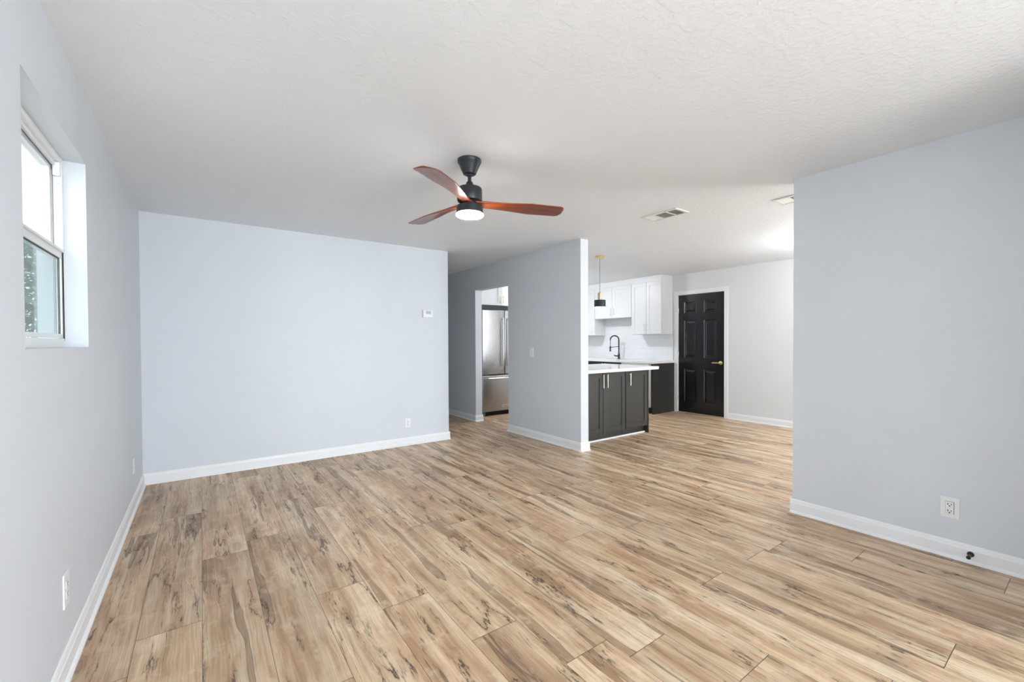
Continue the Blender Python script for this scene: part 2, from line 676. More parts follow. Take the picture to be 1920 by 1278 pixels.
WY0, WY1, WZ0, WZ1 = 1.937, 2.85, 1.250, 2.115      # left window opening
w = MB()
XO = XL-0.158
w.box(XO, YREAR-0.12, 0, XL, WY0, H)
w.box(XO, WY1, 0, XL, YB+0.12, H)
w.box(XO, WY0, 0, XL, WY1, WZ0)
w.box(XO, WY0, WZ1, XL, WY1, H)
struct('wall_left', w, WALL, 'pale blue grey wall holding the deep set window')
struct('wall_back', MB().box(XL, YB, 0, XE, YB+0.12, H), WALL, 'long pale wall with the thermostat, facing the camera')
struct('wall_hall_left', MB().box(XE-0.12, YB+0.12, 0, XE, YH, H), WALL)
struct('wall_hall_end', MB().box(XE-0.12, YH, 0, XM+T, YH+0.12, H), WALL)
OY0, OY1, OZ = 4.985, 5.885, 2.08
w = MB()
w.box(XM, YM, 0, XM+T, OY0, H)
w.box(XM, OY1, 0, XM+T, YH, H)
w.box(XM, OY0, OZ, XM+T, OY1, H)
struct('wall_center', w, WALL, 'grey partition wall with a doorway to the refrigerator')
w = MB()
SW = (-3.8, -2.0, 0.45, 2.15)        # unseen opening added in the right wall so light reaches the left wall
w.box(XM, YREAR, 0, XM+T, SW[0], H)
w.box(XM, SW[1], 0, XM+T, YR, H)
w.box(XM, SW[0], 0, XM+T, SW[1], SW[2])
w.box(XM, SW[0], SW[3], XM+T, SW[1], H)
struct('wall_right', w, WALL, 'blue grey wall on the right with an outlet and door stop')
DY0, DY1, DZ = 3.672, 4.528, 2.085
w = MB()
PW = (-3.3, -1.1, 0.08, 2.1)        # dining window in the far wall, out of view
w.box(XW, YREAR-0.12, 0, XW+0.14, PW[0], H)
w.box(XW, PW[1], 0, XW+0.14, DY0, H)
w.box(XW, PW[0], 0, XW+0.14, PW[1], PW[2])
w.box(XW, PW[0], PW[3], XW+0.14, PW[1], H)
w.box(XW, DY1, 0, XW+0.14, YK+0.12, H)
w.box(XW, DY0, DZ, XW+0.14, DY1, H)
WALL2 = mat('kitchen_wall_paint', (0.73, 0.74, 0.745), 0.55, bump=(45, 0.12, 0.004))
struct('wall_far', w, WALL2, 'pale wall behind the black door and kitchen cabinets')
struct('wall_kitchen', MB().box(XM+T, YK, 0, XW, YK+0.12, H), WALL2)
struct('wall_closet', MB().box(2.70, -1.75, 0, XM, -0.25, H), WALL)  # unseen box added to keep window light off the right wall
LW = (0.2, 2.4, 0.5, 2.2)
w = MB()
ya, yb = YREAR-0.12, YREAR
w.box(XL, ya, 0, LW[0], yb, H)
w.box(LW[0], ya, 0, LW[1], yb, LW[2])
w.box(LW[0], ya, LW[3], LW[1], yb, H)
w.box(LW[1], ya, 0, XW, yb, H)
struct('wall_rear', w, WALL)
f = MB()
f.box(LW[0], ya+0.03, LW[2], LW[0]+0.05, yb-0.02, LW[3]).box(LW[1]-0.05, ya+0.03, LW[2], LW[1], yb-0.02, LW[3])
f.box(LW[0]+0.05, ya+0.03, LW[2], LW[1]-0.05, yb-0.02, LW[2]+0.05).box(LW[0]+0.05, ya+0.03, LW[3]-0.05, LW[1]-0.05, yb-0.02, LW[3])
f.box((LW[0]+LW[1])/2-0.025, ya+0.04, LW[2]+0.05, (LW[0]+LW[1])/2+0.025, yb-0.03, LW[3]-0.05)
struct('window_2', f, VINYL)
for nm, q, x0, x1 in (('window_added', SW, XM+0.03, XM+T-0.02), ('window_4', PW, XW+0.03, XW+0.10)):  # the frame in the right wall belongs to the added, unseen opening
    f = MB()
    a0, a1, z0, z1 = q
    f.box(x0, a0, z0, x1, a0+0.05, z1).box(x0, a1-0.05, z0, x1, a1, z1)
    f.box(x0, a0+0.05, z0, x1, a1-0.05, z0+0.05).box(x0, a0+0.05, z1-0.05, x1, a1-0.05, z1)
    f.box(x0+0.01, (a0+a1)/2-0.025, z0+0.05, x1-0.01, (a0+a1)/2+0.025, z1-0.05)
    struct(nm, f, VINYL)


# ------------------------------------------------------------------ baseboards
def bb_profile():
    return [(0, 0), (0.024, 0), (0.0225, 0.007), (0.018, 0.013), (0.012, 0.018), (0.012, 0.072), (0.009, 0.078), (0.007, 0.090), (0.004, 0.098), (0, 0.100)]


def baseboard(name, segs, m_=TRIM, label=None):
    """segs: (axis, start, end, plane, sign) a run along axis with its back on the plane, proud by sign"""
    B = MB()
    for ax, a, b_, pl, sg in segs:
        poly = [(pl+sg*d, z) for d, z in bb_profile()]
        B.prism(poly, 'Y' if ax == 'Y' else 'X', a, b_)
    return struct(name, B, m_, label)


# prism axis Y takes (x,z), axis X takes (y,z)
baseboard('baseboard_left', [('Y', YREAR, YB, XL, 1)])
baseboard('baseboard_back', [('X', XL, XE+0.013, YB, -1), ('Y', YB+0.0005, YH, XE, 1)])
baseboard('baseboard_center', [('Y', YM+0.0005, OY0+0.013, XM, -1), ('X', XM-0.013, XM+T+0.013, YM, -1), ('X', XM+0.0005, XM+T+0.012, OY0, 1),
                               ('Y', OY1+0.0005, YH, XM, -1), ('X', XM-0.013, XM+T+0.013, OY1, -1)])
baseboard('baseboard_right', [('Y', YREAR, YR+0.013, XM, -1), ('X', XM+0.0005, XM+T-0.0005, YR, 1), ('Y', YREAR, YR+0.013, XM+T, 1)])
baseboard('baseboard_far', [('Y', YREAR, PW[0], XW, -1), ('Y', PW[1], DY0-0.062, XW, -1)])
baseboard('baseboard_rear', [('X', XL, XM, YREAR, 1), ('X', XM+T, XW, YREAR, 1)])

# ------------------------------------------------------------------ window_1 (left wall)
fx = -0.510
B = MB()
# fixed frame: jambs, head and sill stepped in two tracks
for (ya, yb) in ((WY0, WY0+0.028), (WY1-0.028, WY1)):
    B.box(fx-0.030, ya, WZ0, fx, yb, WZ1, 0.002)
    B.box(fx-0.085, ya, WZ0, fx-0.032, yb, WZ1)
B.box(fx-0.085, WY0+0.028, WZ1-0.022, fx, WY1-0.028, WZ1, 0.002)
B.box(fx-0.028, WY0+0.028, WZ1-0.040, fx-0.018, WY1-0.028, WZ1-0.022)
B.box(fx-0.085, WY0+0.028, WZ0, fx, WY1-0.028, WZ0+0.040, 0.002)
win = struct('window_1', B, VINYL, 'white single hung window set deep in the left wall')
# upper sash (outer track)
B = MB()
sy0, sy1 = WY0+0.030, WY1-0.030
zm = 1.690
B.box(fx-0.058, sy0, zm-0.02, fx-0.034, sy0+0.03, WZ1-0.024)
B.box(fx-0.058, sy1-0.03, zm-0.02, fx-0.034, sy1, WZ1-0.024)
B.box(fx-0.058, sy0+0.03, WZ1-0.05, fx-0.034, sy1-0.03, WZ1-0.024)
B.box(fx-0.058, sy0+0.03, zm-0.02, fx-0.034, sy1-0.03, zm+0.022)
us = obj('upper_sash', B, VINYL, win)
obj('pane', MB().box(fx-0.050, sy0+0.03, zm+0.022, fx-0.046, sy1-0.03, WZ1-0.05), GLASS, us)
obj('glazing_strip', MB().box(fx-0.0335, sy0+0.002, WZ1-0.058, fx-0.030, sy1, WZ1-0.046).box(fx-0.0335, sy1-0.008, zm+0.03, fx-0.030, sy1, WZ1-0.05), METALW, us)
# lower sash (inner track)
B = MB()
ls0, ls1 = WY0+0.030, WY1-0.030
B.box(fx-0.026, ls0, WZ0+0.042, fx-0.004, ls0+0.014, zm)
B.box(fx-0.026, ls1-0.014, WZ0+0.042, fx-0.004, ls1, zm)
B.box(fx-0.026, ls0+0.014, WZ0+0.042, fx-0.004, ls1-0.014, WZ0+0.060)
B.box(fx-0.026, ls0+0.014, zm-0.034, fx-0.004, ls1-0.014, zm, 0.002)
B.box(fx-0.034, ls0, zm-0.006, fx+0.004, ls1, zm+0.004)
ls = obj('lower_sash', B, VINYL, win)
obj('pane', MB().box(fx-0.017, ls0+0.014, WZ0+0.060, fx-0.013, ls1-0.014, zm-0.034), SCREENGLASS, ls)
obj('gasket', MB().box(fx-0.012, ls1-0.018, WZ0+0.06, fx-0.010, ls1-0.014, zm-0.034).box(fx-0.012, ls0+0.014, zm-0.038, fx-0.010, ls1-0.014, zm-0.034)
    .box(fx-0.004, ls1+0.0005, WZ0+0.03, fx+0.001, ls1+0.0025, zm), SLOT, ls)
obj('balance_cover', MB().box(fx-0.026, WY1-0.050, WZ1-0.085, fx-0.002, WY1-0.029, WZ1-0.024, 0.002), VINYL, win)
obj('latch_slot', MB().box(fx-0.014, WY1-0.0295, 1.995, fx-0.008, WY1-0.0275, 2.003).box(fx-0.015, WY1-0.0295, 1.905, fx-0.007, WY1-0.0275, 1.930), METALW, win)


# ------------------------------------------------------------------ door_1 (black, six panels) on the far wall
def panel_door():
    """slab lying in the YZ plane, front towards -X at x = xf, six raised panels"""
    y0, y1, z0, z1 = DY0+0.012, DY1-0.010, 0.014, DZ-0.012
    xf = XW+0.012
    ys = [y0, 3.812, 4.040, 4.176, 4.405, y1]
    zs = [z0, 0.200, 0.775, 0.968, 1.625, 1.752, 1.945, z1]
    b = bmesh.new()
    for i in range(5):
        for j in range(7):
            a0, a1, c0, c1 = ys[i], ys[i+1], zs[j], zs[j+1]
            hole = i in (1, 3) and j in (1, 3, 5)
            if not hole:
                f = [b.verts.new((xf, a0, c0)), b.verts.new((xf, a1, c0)), b.verts.new((xf, a1, c1)), b.verts.new((xf, a0, c1))]
                b.faces.new(f)
            else:
                steps = [(0, 0), (0.008, 0.010), (0.020, 0.011), (0.050, 0.003), (0.052, 0.003)]
                prev = None
                for ins, dep in steps:
                    q = [b.verts.new((xf+dep, a0+ins, c0+ins)), b.verts.new((xf+dep, a1-ins, c0+ins)),
                         b.verts.new((xf+dep, a1-ins, c1-ins)), b.verts.new((xf+dep, a0+ins, c1-ins))]
                    if prev:
                        for t in range(4):
                            b.faces.new((prev[t], prev[(t+1) % 4], q[(t+1) % 4], q[t]))
                    prev = q
                b.faces.new(prev)
    bmesh.ops.remove_doubles(b, verts=b.verts[:], dist=1e-5)
    # sides and back
    back = [b.verts.new((xf+0.04, a, c)) for a, c in ((y0, z0), (y1, z0), (y1, z1), (y0, z1))]
    b.faces.new(back)
    B = MB()
    B.add(b)
    t = 0.001
    B.box(xf+t, y0-0.0005, z0, xf+0.04, y0, z1).box(xf+t, y1, z0, xf+0.04, y1+0.0005, z1)
    B.box(xf+t, y0, z0-0.0005, xf+0.04, y1, z0).box(xf+t, y0, z1, xf+0.04, y1, z1+0.0005)
    return B


bmD = panel_door()
# keep orientation by hand (open panel mesh): obj() recalculates normals
door = struct('door_1', bmD, BLACKDOOR, 'black six panel door with gold lever in a white frame')
cw = 0.060
B = MB()
for (a, b_) in ((DY0-cw, DY0+0.004), (DY1-0.004, DY1+cw)):
    B.box(XW-0.016, a, 0, XW, b_, DZ+cw, 0.003)
B.box(XW-0.016, DY0+0.004, DZ-0.004, XW, DY1-0.004, DZ+cw, 0.003)
B.box(XW-0.002, DY0, 0, XW+0.10, DY0+0.010, DZ)
B.box(XW-0.002, DY1-0.010, 0, XW+0.10, DY1, DZ)
B.box(XW-0.002, DY0+0.010, DZ-0.010, XW+0.10, DY1-0.010, DZ)
casing = obj('door_frame', B, TRIM, door)
obj('threshold', MB().box(XW-0.03, DY0+0.01, 0.0, XW+0.08, DY1-0.01, 0.012, 0.003), THRESH, door)
for hz in (0.24, 1.03, 1.80):
    B = MB().lathe((XW+0.004, DY1-0.012, hz-0.045), [(0.006, 0), (0.006, 0.09)], seg=16)
    B.box(XW-0.004, DY1-0.010, hz-0.045, XW+0.006, DY1+0.012, hz+0.045)
    obj('hinge', B, PLATE if False else CHROME, door, smooth=True)
B = MB().lathe((XW+0.012, 3.745, 0.900), [(0.030, 0), (0.030, 0.008), (0.024, 0.014), (0.013, 0.016), (0.012, 0.05)], axis='-X', seg=32)
hd = obj('door_handle', B, GOLD, door, smooth=True)
obj('lever', MB().tube([(XW-0.044, 3.735, 0.900), (XW-0.046, 3.76, 0.900), (XW-0.046, 3.82, 0.899), (XW-0.044, 3.865, 0.898)], [0.010, 0.0105, 0.009, 0.008]), GOLD, hd, smooth=True)


# ------------------------------------------------------------------ shaker fronts and cabinets
def shaker(axis, f, sgn, a0, a1, z0, z1, th=0.02, st=0.062, rec=0.008):
    """door leaf whose face lies at f (plane perpendicular to axis), facing sgn; spans a0..a1 x z0..z1"""
    B = MB()

    def bx(p0, p1, q0, q1, d0, d1, bev=0.0):
        lo, hi = sorted((f - sgn*d0, f - sgn*d1))
        if axis == 'Y':
            B.box(p0, lo, q0, p1, hi, q1, bev)
        else:
            B.box(lo, p0, q0, hi, p1, q1, bev)
    bx(a0, a0+st, z0, z1, 0, th, 0.0015)
    bx(a1-st, a1, z0, z1, 0, th, 0.0015)
    bx(a0+st, a1-st, z0, z0+st, 0, th, 0.0015)
    bx(a0+st, a1-st, z1-st, z1, 0, th, 0.0015)
    bx(a0+st-0.002, a1-st+0.002, z0+st-0.002, z1-st+0.002, rec, th-0.002)
    return B


def pull(axis, f, sgn, a, z0, z1, m_, parent, r=0.0055):
    """vertical bar pull standing 28 mm off the face"""
    off = f + sgn*0.028
    if axis == 'Y':
        P = lambda d, z: (a, d, z)
    else:
        P = lambda d, z: (d, a, z)
    B = MB()
    B.tube([P(off, z0), P(off, z1)], r)
    for z in (z0+0.018, z1-0.018):
        B.tube([P(f, z), P(off, z)], r*0.9)
    return obj('handle', B, m_, parent, smooth=True)


# island cabinets (front faces the camera, y = YI)
YI = 3.730
cab = thing('base_cabinet', (4.09, 4.05, 0), 'dark brown two door base cabinet of the island, next to the wall end', 'cabinet', 'dark island base cabinets')
obj('body', MB().box(3.655, YI+0.021, 0.10, 4.528, 4.60, 0.874), CABD, cab)
obj('toe_kick', MB().box(3.655, YI+0.062, 0.0, 4.528, 4.55, 0.10), CABD, cab)
for a0, a1, hx in ((3.695, 4.099, 4.085), (4.107, 4.524, 4.160)):
    d = obj('door', shaker('Y', YI, -1, a0, a1, 0.105, 0.868), CABD, cab)
    pull('Y', YI, -1, hx, 0.678, 0.846, PULL, d)
cab = thing('base_cabinet', (4.78, 4.05, 0), 'dark brown single door base cabinet at the island\'s open end', 'cabinet', 'dark island base cabinets')
obj('body', MB().box(4.532, YI+0.021, 0.10, 5.000, 4.60, 0.874), CABD, cab)
obj('toe_kick', MB().box(4.532, YI+0.062, 0.0, 5.000, 4.55, 0.10), CABD, cab)
d = obj('door', shaker('Y', YI, -1, 4.540, 4.990, 0.105, 0.868), CABD, cab)
pull('Y', YI, -1, 4.604, 0.680, 0.842, PULL, d)
obj('side_panel', MB().box(5.002, YI, 0.0, 5.020, 4.60, 0.874), CABD, cab)
struct('trim_1', MB().box(3.655, YI+0.048, 0.0, 5.001, YI+0.0615, 0.020, 0.003), TRIM)
tag(obj('island_worktop', MB().box(3.652, 3.660, 0.875, 5.152, 4.650, 0.915, 0.003), QUARTZ), 'white polished quartz worktop of the dark island', 'countertop')

# sink run along the far wall (front faces -X, x = XS)
XS = 6.310
YE = 4.590
cab = thing('end_panel_cabinet', (6.60, 4.61, 0), 'tall dark end panel closing the sink counter beside the black door', 'cabinet')
obj('side_panel', MB().box(XS-0.012, YE, 0.0, XW, YE+0.020, 0.874), CABD, cab)
obj('filler', MB().box(XS, YE+0.0205, 0.10, XS+0.05, YE+0.045, 0.874), CABD, cab)
dw = thing('dishwasher', (6.60, 4.95, 0), 'pale steel dishwasher front showing past the island end', 'dishwasher')
obj('tub', MB().box(XS+0.005, YE+0.050, 0.10, 6.88, 5.238, 0.870), DARKGAP, dw)
obj('front', MB().box(XS-0.066, YE+0.052, 0.115, XS+0.004, 5.238, 0.868, 0.004), DWM, dw)
obj('toe_kick', MB().box(XS+0.06, YE+0.050, 0.0, 6.85, 5.238, 0.10), DARKGAP, dw)
for nm, (a, b_), nd in (('sink', (5.242, 6.160), 2), ('corner', (6.164, YK), 1)):
    cab = thing('base_cabinet', (6.60, (a+b_)/2, 0), 'dark base cabinet under the sink, behind the island' if nm == 'sink' else 'dark corner base cabinet past the sink', 'cabinet', 'dark cabinets under the sink counter')
    obj('body', MB().box(XS+0.021, a, 0.10, XW-0.006, b_-0.004, 0.874), CABD, cab)
    obj('toe_kick', MB().box(XS+0.07, a, 0.0, XW-0.006, b_-0.004, 0.10), CABD, cab)
    wd = (min(b_, 6.9)-a)/nd
    for i in range(nd):
        d = obj('door', shaker('X', XS, -1, a+i*wd+0.003, a+(i+1)*wd-0.003, 0.105, 0.868), CABD, cab)
        pull('X', XS, -1, a+wd + (-0.035 if i == 0 else 0.035) if nd == 2 else a+0.04, 0.68, 0.845, PULL, d)
tag(obj('sink_worktop', MB().box(6.262, YE-0.008, 0.875, XW, YK, 0.915, 0.003), QUARTZ), 'white quartz worktop running under the faucet along the wall', 'countertop')
tag(obj('backsplash', MB().box(XW-0.012, YE+0.02, 0.9155, XW-0.004, 5.284, 1.389).box(XW-0.012, 5.284, 0.9155, XW-0.004, 6.221, 1.719).box(XW-0.012, 6.221, 0.9155, XW-0.004, YK-0.004, 1.389), TILE),
    'glossy white tile backsplash behind the black faucet', 'backsplash')

# faucet: black pull-down spring
f0 = Vector((6.765, 5.735, 0.915))
fa = thing('kitchen_faucet', f0, 'black spring neck pull down faucet on the white sink counter', 'faucet')
obj('base', MB().lathe(f0, [(0.028, 0), (0.028, 0.012), (0.021, 0.016), (0.021, 0.095), (0.015, 0.105)], seg=24), MATTEB, fa, smooth=True)
obj('riser', MB().lathe(f0+Vector((0, 0, 0.10)), [(0.012, 0), (0.012, 0.19)], seg=20), MATTEB, fa, smooth=True)
obj('lever', MB().tube([f0+Vector((-0.01, 0.01, 0.055)), f0+Vector((-0.05, 0.055, 0.06)), f0+Vector((-0.065, 0.07, 0.075))], [0.014, 0.011, 0.008]), MATTEB, fa, smooth=True)
fd = Vector((-0.80, 0.60, 0)).normalized()   # the spout reaches over the basin
pts = []
for i in range(9):
    pts.append(f0+Vector((0, 0, 0.28+0.012*i)))
rad = 0.085
for i in range(0, 19):
    a = math.pi*i/18
    pts.append(f0+Vector((0, 0, 0.375)) + fd*(rad - rad*math.cos(a)) + Vector((0, 0, rad*math.sin(a))))
sp_end = pts[-1]
B = MB().tube(pts, 0.0075, 10)
# spring coil
co = []
L = 0
turns = 46
dense = []
for i in range(len(pts)-1):
    for t in range(12):
        dense.append(pts[i].lerp(pts[i+1], t/12))
for i in range(len(dense)-1):
    tdir = (dense[i+1]-dense[i]).normalized()
    side = tdir.cross(fd.cross(Vector((0, 0, 1)))).normalized()
    s2 = tdir.cross(side)
    ang = 2*math.pi*turns*i/len(dense)
    co.append(dense[i] + (side*math.cos(ang) + s2*math.sin(ang))*0.0125)
B2 = MB().tube(co, 0.0026, 6)
obj('spring', B2, MATTEB, fa, smooth=True)
obj('hose', B.tube([sp_end, sp_end+Vector((0, 0, -0.12))], 0.006, 10), MATTEB, fa, smooth=True)
hd_ = sp_end+Vector((0, 0, -0.12))
obj('spray_head', MB().lathe(hd_+Vector((0, 0, -0.105)), [(0.022, 0), (0.022, 0.012), (0.014, 0.022), (0.016, 0.07), (0.012, 0.105)], seg=20), MATTEB, fa, smooth=True)
obj('holder_arm', MB().tube([f0+Vector((0, 0, 0.245)), hd_+Vector((0, 0, -0.025))], 0.006).lathe(hd_+Vector((0, 0, -0.035)), [(0.019, 0), (0.019, 0.02)], seg=20), MATTEB, fa, smooth=True)

# upper cabinets on the far wall, x = XU
XU = 6.590
ups = [('white two door wall cabinet nearest the black door', 4.633, 5.281, 1.390, [(4.957, 5.279, 4.984), (4.637, 4.951, 4.924)], (1.443, 1.580)),
       ('short white two door wall cabinet above the faucet', 5.285, 6.218, 1.720, [(5.760, 6.214, 5.792), (5.289, 5.754, 5.724)], (1.770, 1.930)),
       ('tall white wall cabinet left of the pendant lamp, deepest in the kitchen', 6.222, YK, 1.390, [(6.226, 6.700, 6.289)], (1.440, 1.582))]
for lab, a, b_, z0, doors, hz in ups:
    cab = thing('wall_cabinet', (6.75, (a+b_)/2, z0), lab, 'cabinet', 'white wall cabinets')
    obj('body', MB().box(XU+0.021, a, z0, XW, b_, 2.334), CABW, cab)
    for (d0, d1, hy) in doors:
        d = obj('door', shaker('X', XU, -1, d0, d1, z0+0.003, 2.330, st=0.065, rec=0.009), CABW, cab)
        pull('X', XU, -1, hy, hz[0], hz[1], PULL, d, r=0.005)
struct('trim_2', MB().box(XU+0.012, 4.633, 2.334, XW, YK, H-0.001), CABW)

# over-fridge cabinet and fridge
cab = thing('wall_cabinet', (4.30, 6.6, 1.90), 'white two door cabinet above the steel refrigerator', 'cabinet', 'white wall cabinets')
obj('body', MB().box(3.66, 6.301, 1.900, 4.94, YK, 2.334), CABW, cab)
for (a0, a1, hx) in ((3.665, 4.297, 4.268), (4.303, 4.936, 4.332)):
    d = obj('door', shaker('Y', 6.280, -1, a0, a1, 1.903, 2.330, st=0.065, rec=0.009), CABW, cab)
    pull('Y', 6.280, -1, hx, 1.940, 2.065, GOLD, d, r=0.004)
struct('trim_3', MB().box(3.66, 6.292, 2.334, 4.94, YK, H-0.001), CABW)
struct('trim_4', MB().box(4.80, 6.30, 0, 4.84, YK, 1.898), CABW)

FY = 6.170
fr = thing('refrigerator', (4.30, 6.5, 0), 'stainless steel french door refrigerator with bottom freezer drawer', 'refrigerator')
obj('body', MB().box(3.85, FY+0.075, 0.06, 4.75, 6.90, 1.80), VENTD, fr)
obj('top_grille', MB().box(3.84, FY+0.03, 1.815, 4.76, 6.85, 1.885, 0.004), MATTEB, fr)
for (a0, a1, hx) in ((3.838, 4.289, 4.232), (4.299, 4.762, 4.356)):
    d = obj('door', MB().box(a0, FY, 0.705, a1, FY+0.07, 1.810, 0.012, 4), STEEL, fr, smooth=True)
    B = MB().tube([(hx, FY-0.055, 0.84), (hx, FY-0.055, 1.675)], 0.013, 16)
    h = obj('handle', B, CHROME, d, smooth=True)
    for z in (0.86, 1.655):
        obj('handle_mount', MB().box(hx-0.014, FY-0.055, z-0.016, hx+0.014, FY-0.001, z+0.016, 0.004), CHROME, h)
d = obj('freezer_drawer', MB().box(3.838, FY, 0.075, 4.762, FY+0.07, 0.690, 0.012, 4), STEEL, fr, smooth=True)
h = obj('handle', MB().tube([(3.915, FY-0.055, 0.640), (4.685, FY-0.055, 0.640)], 0.013, 16), CHROME, d, smooth=True)
for xm_ in (3.925, 4.645):
    obj('handle_mount', MB().box(xm_, FY-0.055, 0.625, xm_+0.03, FY-0.001, 0.655, 0.004), CHROME, h)
bd = obj('badge', MB().box(4.235, FY-0.003, 0.140, 4.365, FY+0.001, 0.172, 0.001), CHROME, d)
# illegible raised wordmark
B = MB()
for i in range(9):
    B.box(4.247+i*0.0125, FY-0.0045, 0.150, 4.255+i*0.0125, FY-0.0025, 0.162)
obj('wordmark', B, DARKGAP, bd)
obj('foot_grille', MB().box(3.86, FY+0.055, 0.0, 4.74, FY+0.20, 0.058), DARKGAP, fr)
obj('foot', MB().box(3.845, FY+0.025, 0.0, 3.905, FY+0.052, 0.062, 0.004), VENTD, fr)

# ------------------------------------------------------------------ ceiling fan
FC = Vector((1.42, 2.43, 0))
fan = thing('ceiling_fan', (1.42, 2.43, H), 'black ceiling fan with three carved brown wooden blades and a lit lamp', 'ceiling fan')
obj('canopy', MB().lathe(FC, [(0.076, H-0.001), (0.076, H-0.018), (0.072, H-0.024), (0.066, H-0.034), (0.041, H-0.092), (0.030, H-0.098)], seg=48), BLACKM, fan, smooth=True)
obj('downrod', MB().lathe(FC, [(0.0115, H-0.095), (0.0115, 2.285)], seg=24).lathe(FC, [(0.020, 2.352), (0.024, 2.345), (0.020, 2.336)], seg=24), BLACKM, fan, smooth=True)
mo = obj('motor_housing', MB().lathe(FC, [(0.016, 2.300), (0.022, 2.292), (0.026, 2.272), (0.034, 2.262), (0.076, 2.257), (0.080, 2.250), (0.081, 2.182), (0.078, 2.174), (0.045, 2.172), (0.045, 2.142)], seg=56), BLACKM, fan, smooth=True)
obj('light_ring', MB().lathe(FC, [(0.070, 2.146), (0.083, 2.141), (0.087, 2.096), (0.084, 2.092)], seg=56), BLACKM, fan, smooth=True)
obj('light_diffuser', MB().lathe(FC, [(0.084, 2.092), (0.0885, 2.090), (0.0885, 2.083), (0.084, 2.078), (0.066, 2.075), (0.03, 2.074), (0.001, 2.0735)], seg=56), LAMPG, fan, smooth=True)
BLADE = blade_mat()


def blade(ang):
    b = bmesh.new()
    N = 50
    secs = []
    for i in range(N+1):
        t = i/N
        r = 0.03 + t*0.605
        # width law: narrow neck, widening to the outer third, rounded tip
        wl = 0.078 + 0.074*min(1, max(0, (t-0.12)/0.50))**1.3
        if t > 0.92:
            q = (t-0.92)/0.08
            wl *= math.sqrt(max(0.0, 1-q*q*q*0.90))
        pit = R(12)*(1-0.5*t) + R(2)
        sweep = 0.012*math.sin(math.pi*t)
        zc = 2.158 - 0.010*t + 0.004*math.sin(math.pi*t)
        th = 0.022*(1-t)**2 + 0.008
        sec = []
        M_ = 12
        for j in range(M_):
            a = 2*math.pi*j/M_
            yy = math.cos(a)*wl/2
            zz = math.sin(a)*th/2*(1.0) + 0.010*(1-(2*yy/wl)**2)*0.5
            y2 = yy*math.cos(pit) - zz*math.sin(pit)
            z2 = yy*math.sin(pit) + zz*math.cos(pit)
            sec.append(b.verts.new((r, y2*PSIGN + sweep, zc + z2)))
        secs.append(sec)
    for A, B_ in zip(secs, secs[1:]):
        for j in range(12):
            b.faces.new((A[j], A[(j+1) % 12], B_[(j+1) % 12], B_[j]))
    b.faces.new(secs[0][::-1])
    b.faces.new(secs[-1])
    return b


PSIGN = -1
for ang in (-22, 100, 218):
    b = blade(ang)
    me = bpy.data.meshes.new('blade')
    bmesh.ops.recalc_face_normals(b, faces=b.faces[:])
    b.to_mesh(me)
    b.free()
    me.materials.append(BLADE)
    for p in me.polygons:
        p.use_smooth = True
    o = bpy.data.objects.new('blade', me)
    C.objects.link(o)
    o.parent = fan
    o.location = (0, 0, -H)
    o.rotation_euler = (0, 0, R(ang))

# ------------------------------------------------------------------ pendant over the island
PC = Vector((4.478, 4.130, 0))
pen = thing('pendant_lamp', (4.478, 4.130, H), 'small black drum pendant lamp with brass stem over the island', 'pendant lamp')
obj('canopy', MB().lathe(PC, [(0.062, H-0.001), (0.062, H-0.028), (0.056, H-0.033)], seg=40), GOLD, pen, smooth=True)
obj('cord', MB().lathe(PC, [(0.003, H-0.03), (0.003, 1.93)], seg=10), CORD, pen, smooth=True)
obj('stem', MB().lathe(PC, [(0.008, 1.945), (0.010, 1.935), (0.026, 1.932), (0.026, 1.834)], seg=32), BRASS, pen, smooth=True)
obj('lamp_shade', MB().lathe(PC, [(0.026, 1.836), (0.076, 1.834), (0.078, 1.830), (0.078, 1.738), (0.074, 1.738), (0.074, 1.826), (0.026, 1.829)], seg=48, cap=False), BLACKM, pen, smooth=True)
obj('diffuser', MB().lathe(PC, [(0.072, 1.790), (0.072, 1.720), (0.066, 1.713), (0.01, 1.712)], seg=40), LAMPP, pen, smooth=True)

# ------------------------------------------------------------------ flush lamps outside the view
L_ = thing('ceiling_light', (5.25, 5.88, H), 'round white flush ceiling lamp in the middle of the kitchen', 'ceiling light')
c = Vector((5.25, 5.88, 0))
obj('base', MB().lathe(c, [(0.15, H-0.001), (0.15, H-0.025)], seg=40), VENTW, L_, smooth=True)
obj('diffuser', MB().lathe(c, [(0.14, H-0.025), (0.138, H-0.05), (0.10, H-0.075), (0.04, H-0.088), (0.002, H-0.09)], seg=40), LAMPC, L_, smooth=True)
L_ = thing('ceiling_light', (5.80, 1.75, H), 'white globe ceiling lamp on a short stem in the dining area', 'ceiling light')
c = Vector((5.80, 1.75, 0))
obj('base', MB().lathe(c, [(0.06, H-0.001), (0.06, H-0.02), (0.012, H-0.024), (0.012, H-0.10)], seg=32), VENTW, L_, smooth=True)
obj('globe', MB().lathe(c, [(max(0.002, 0.11*math.sin(math.pi*i/16)), H-0.20+0.11*math.cos(math.pi*i/16)) for i in range(17)], seg=40), LAMPD, L_, smooth=True)


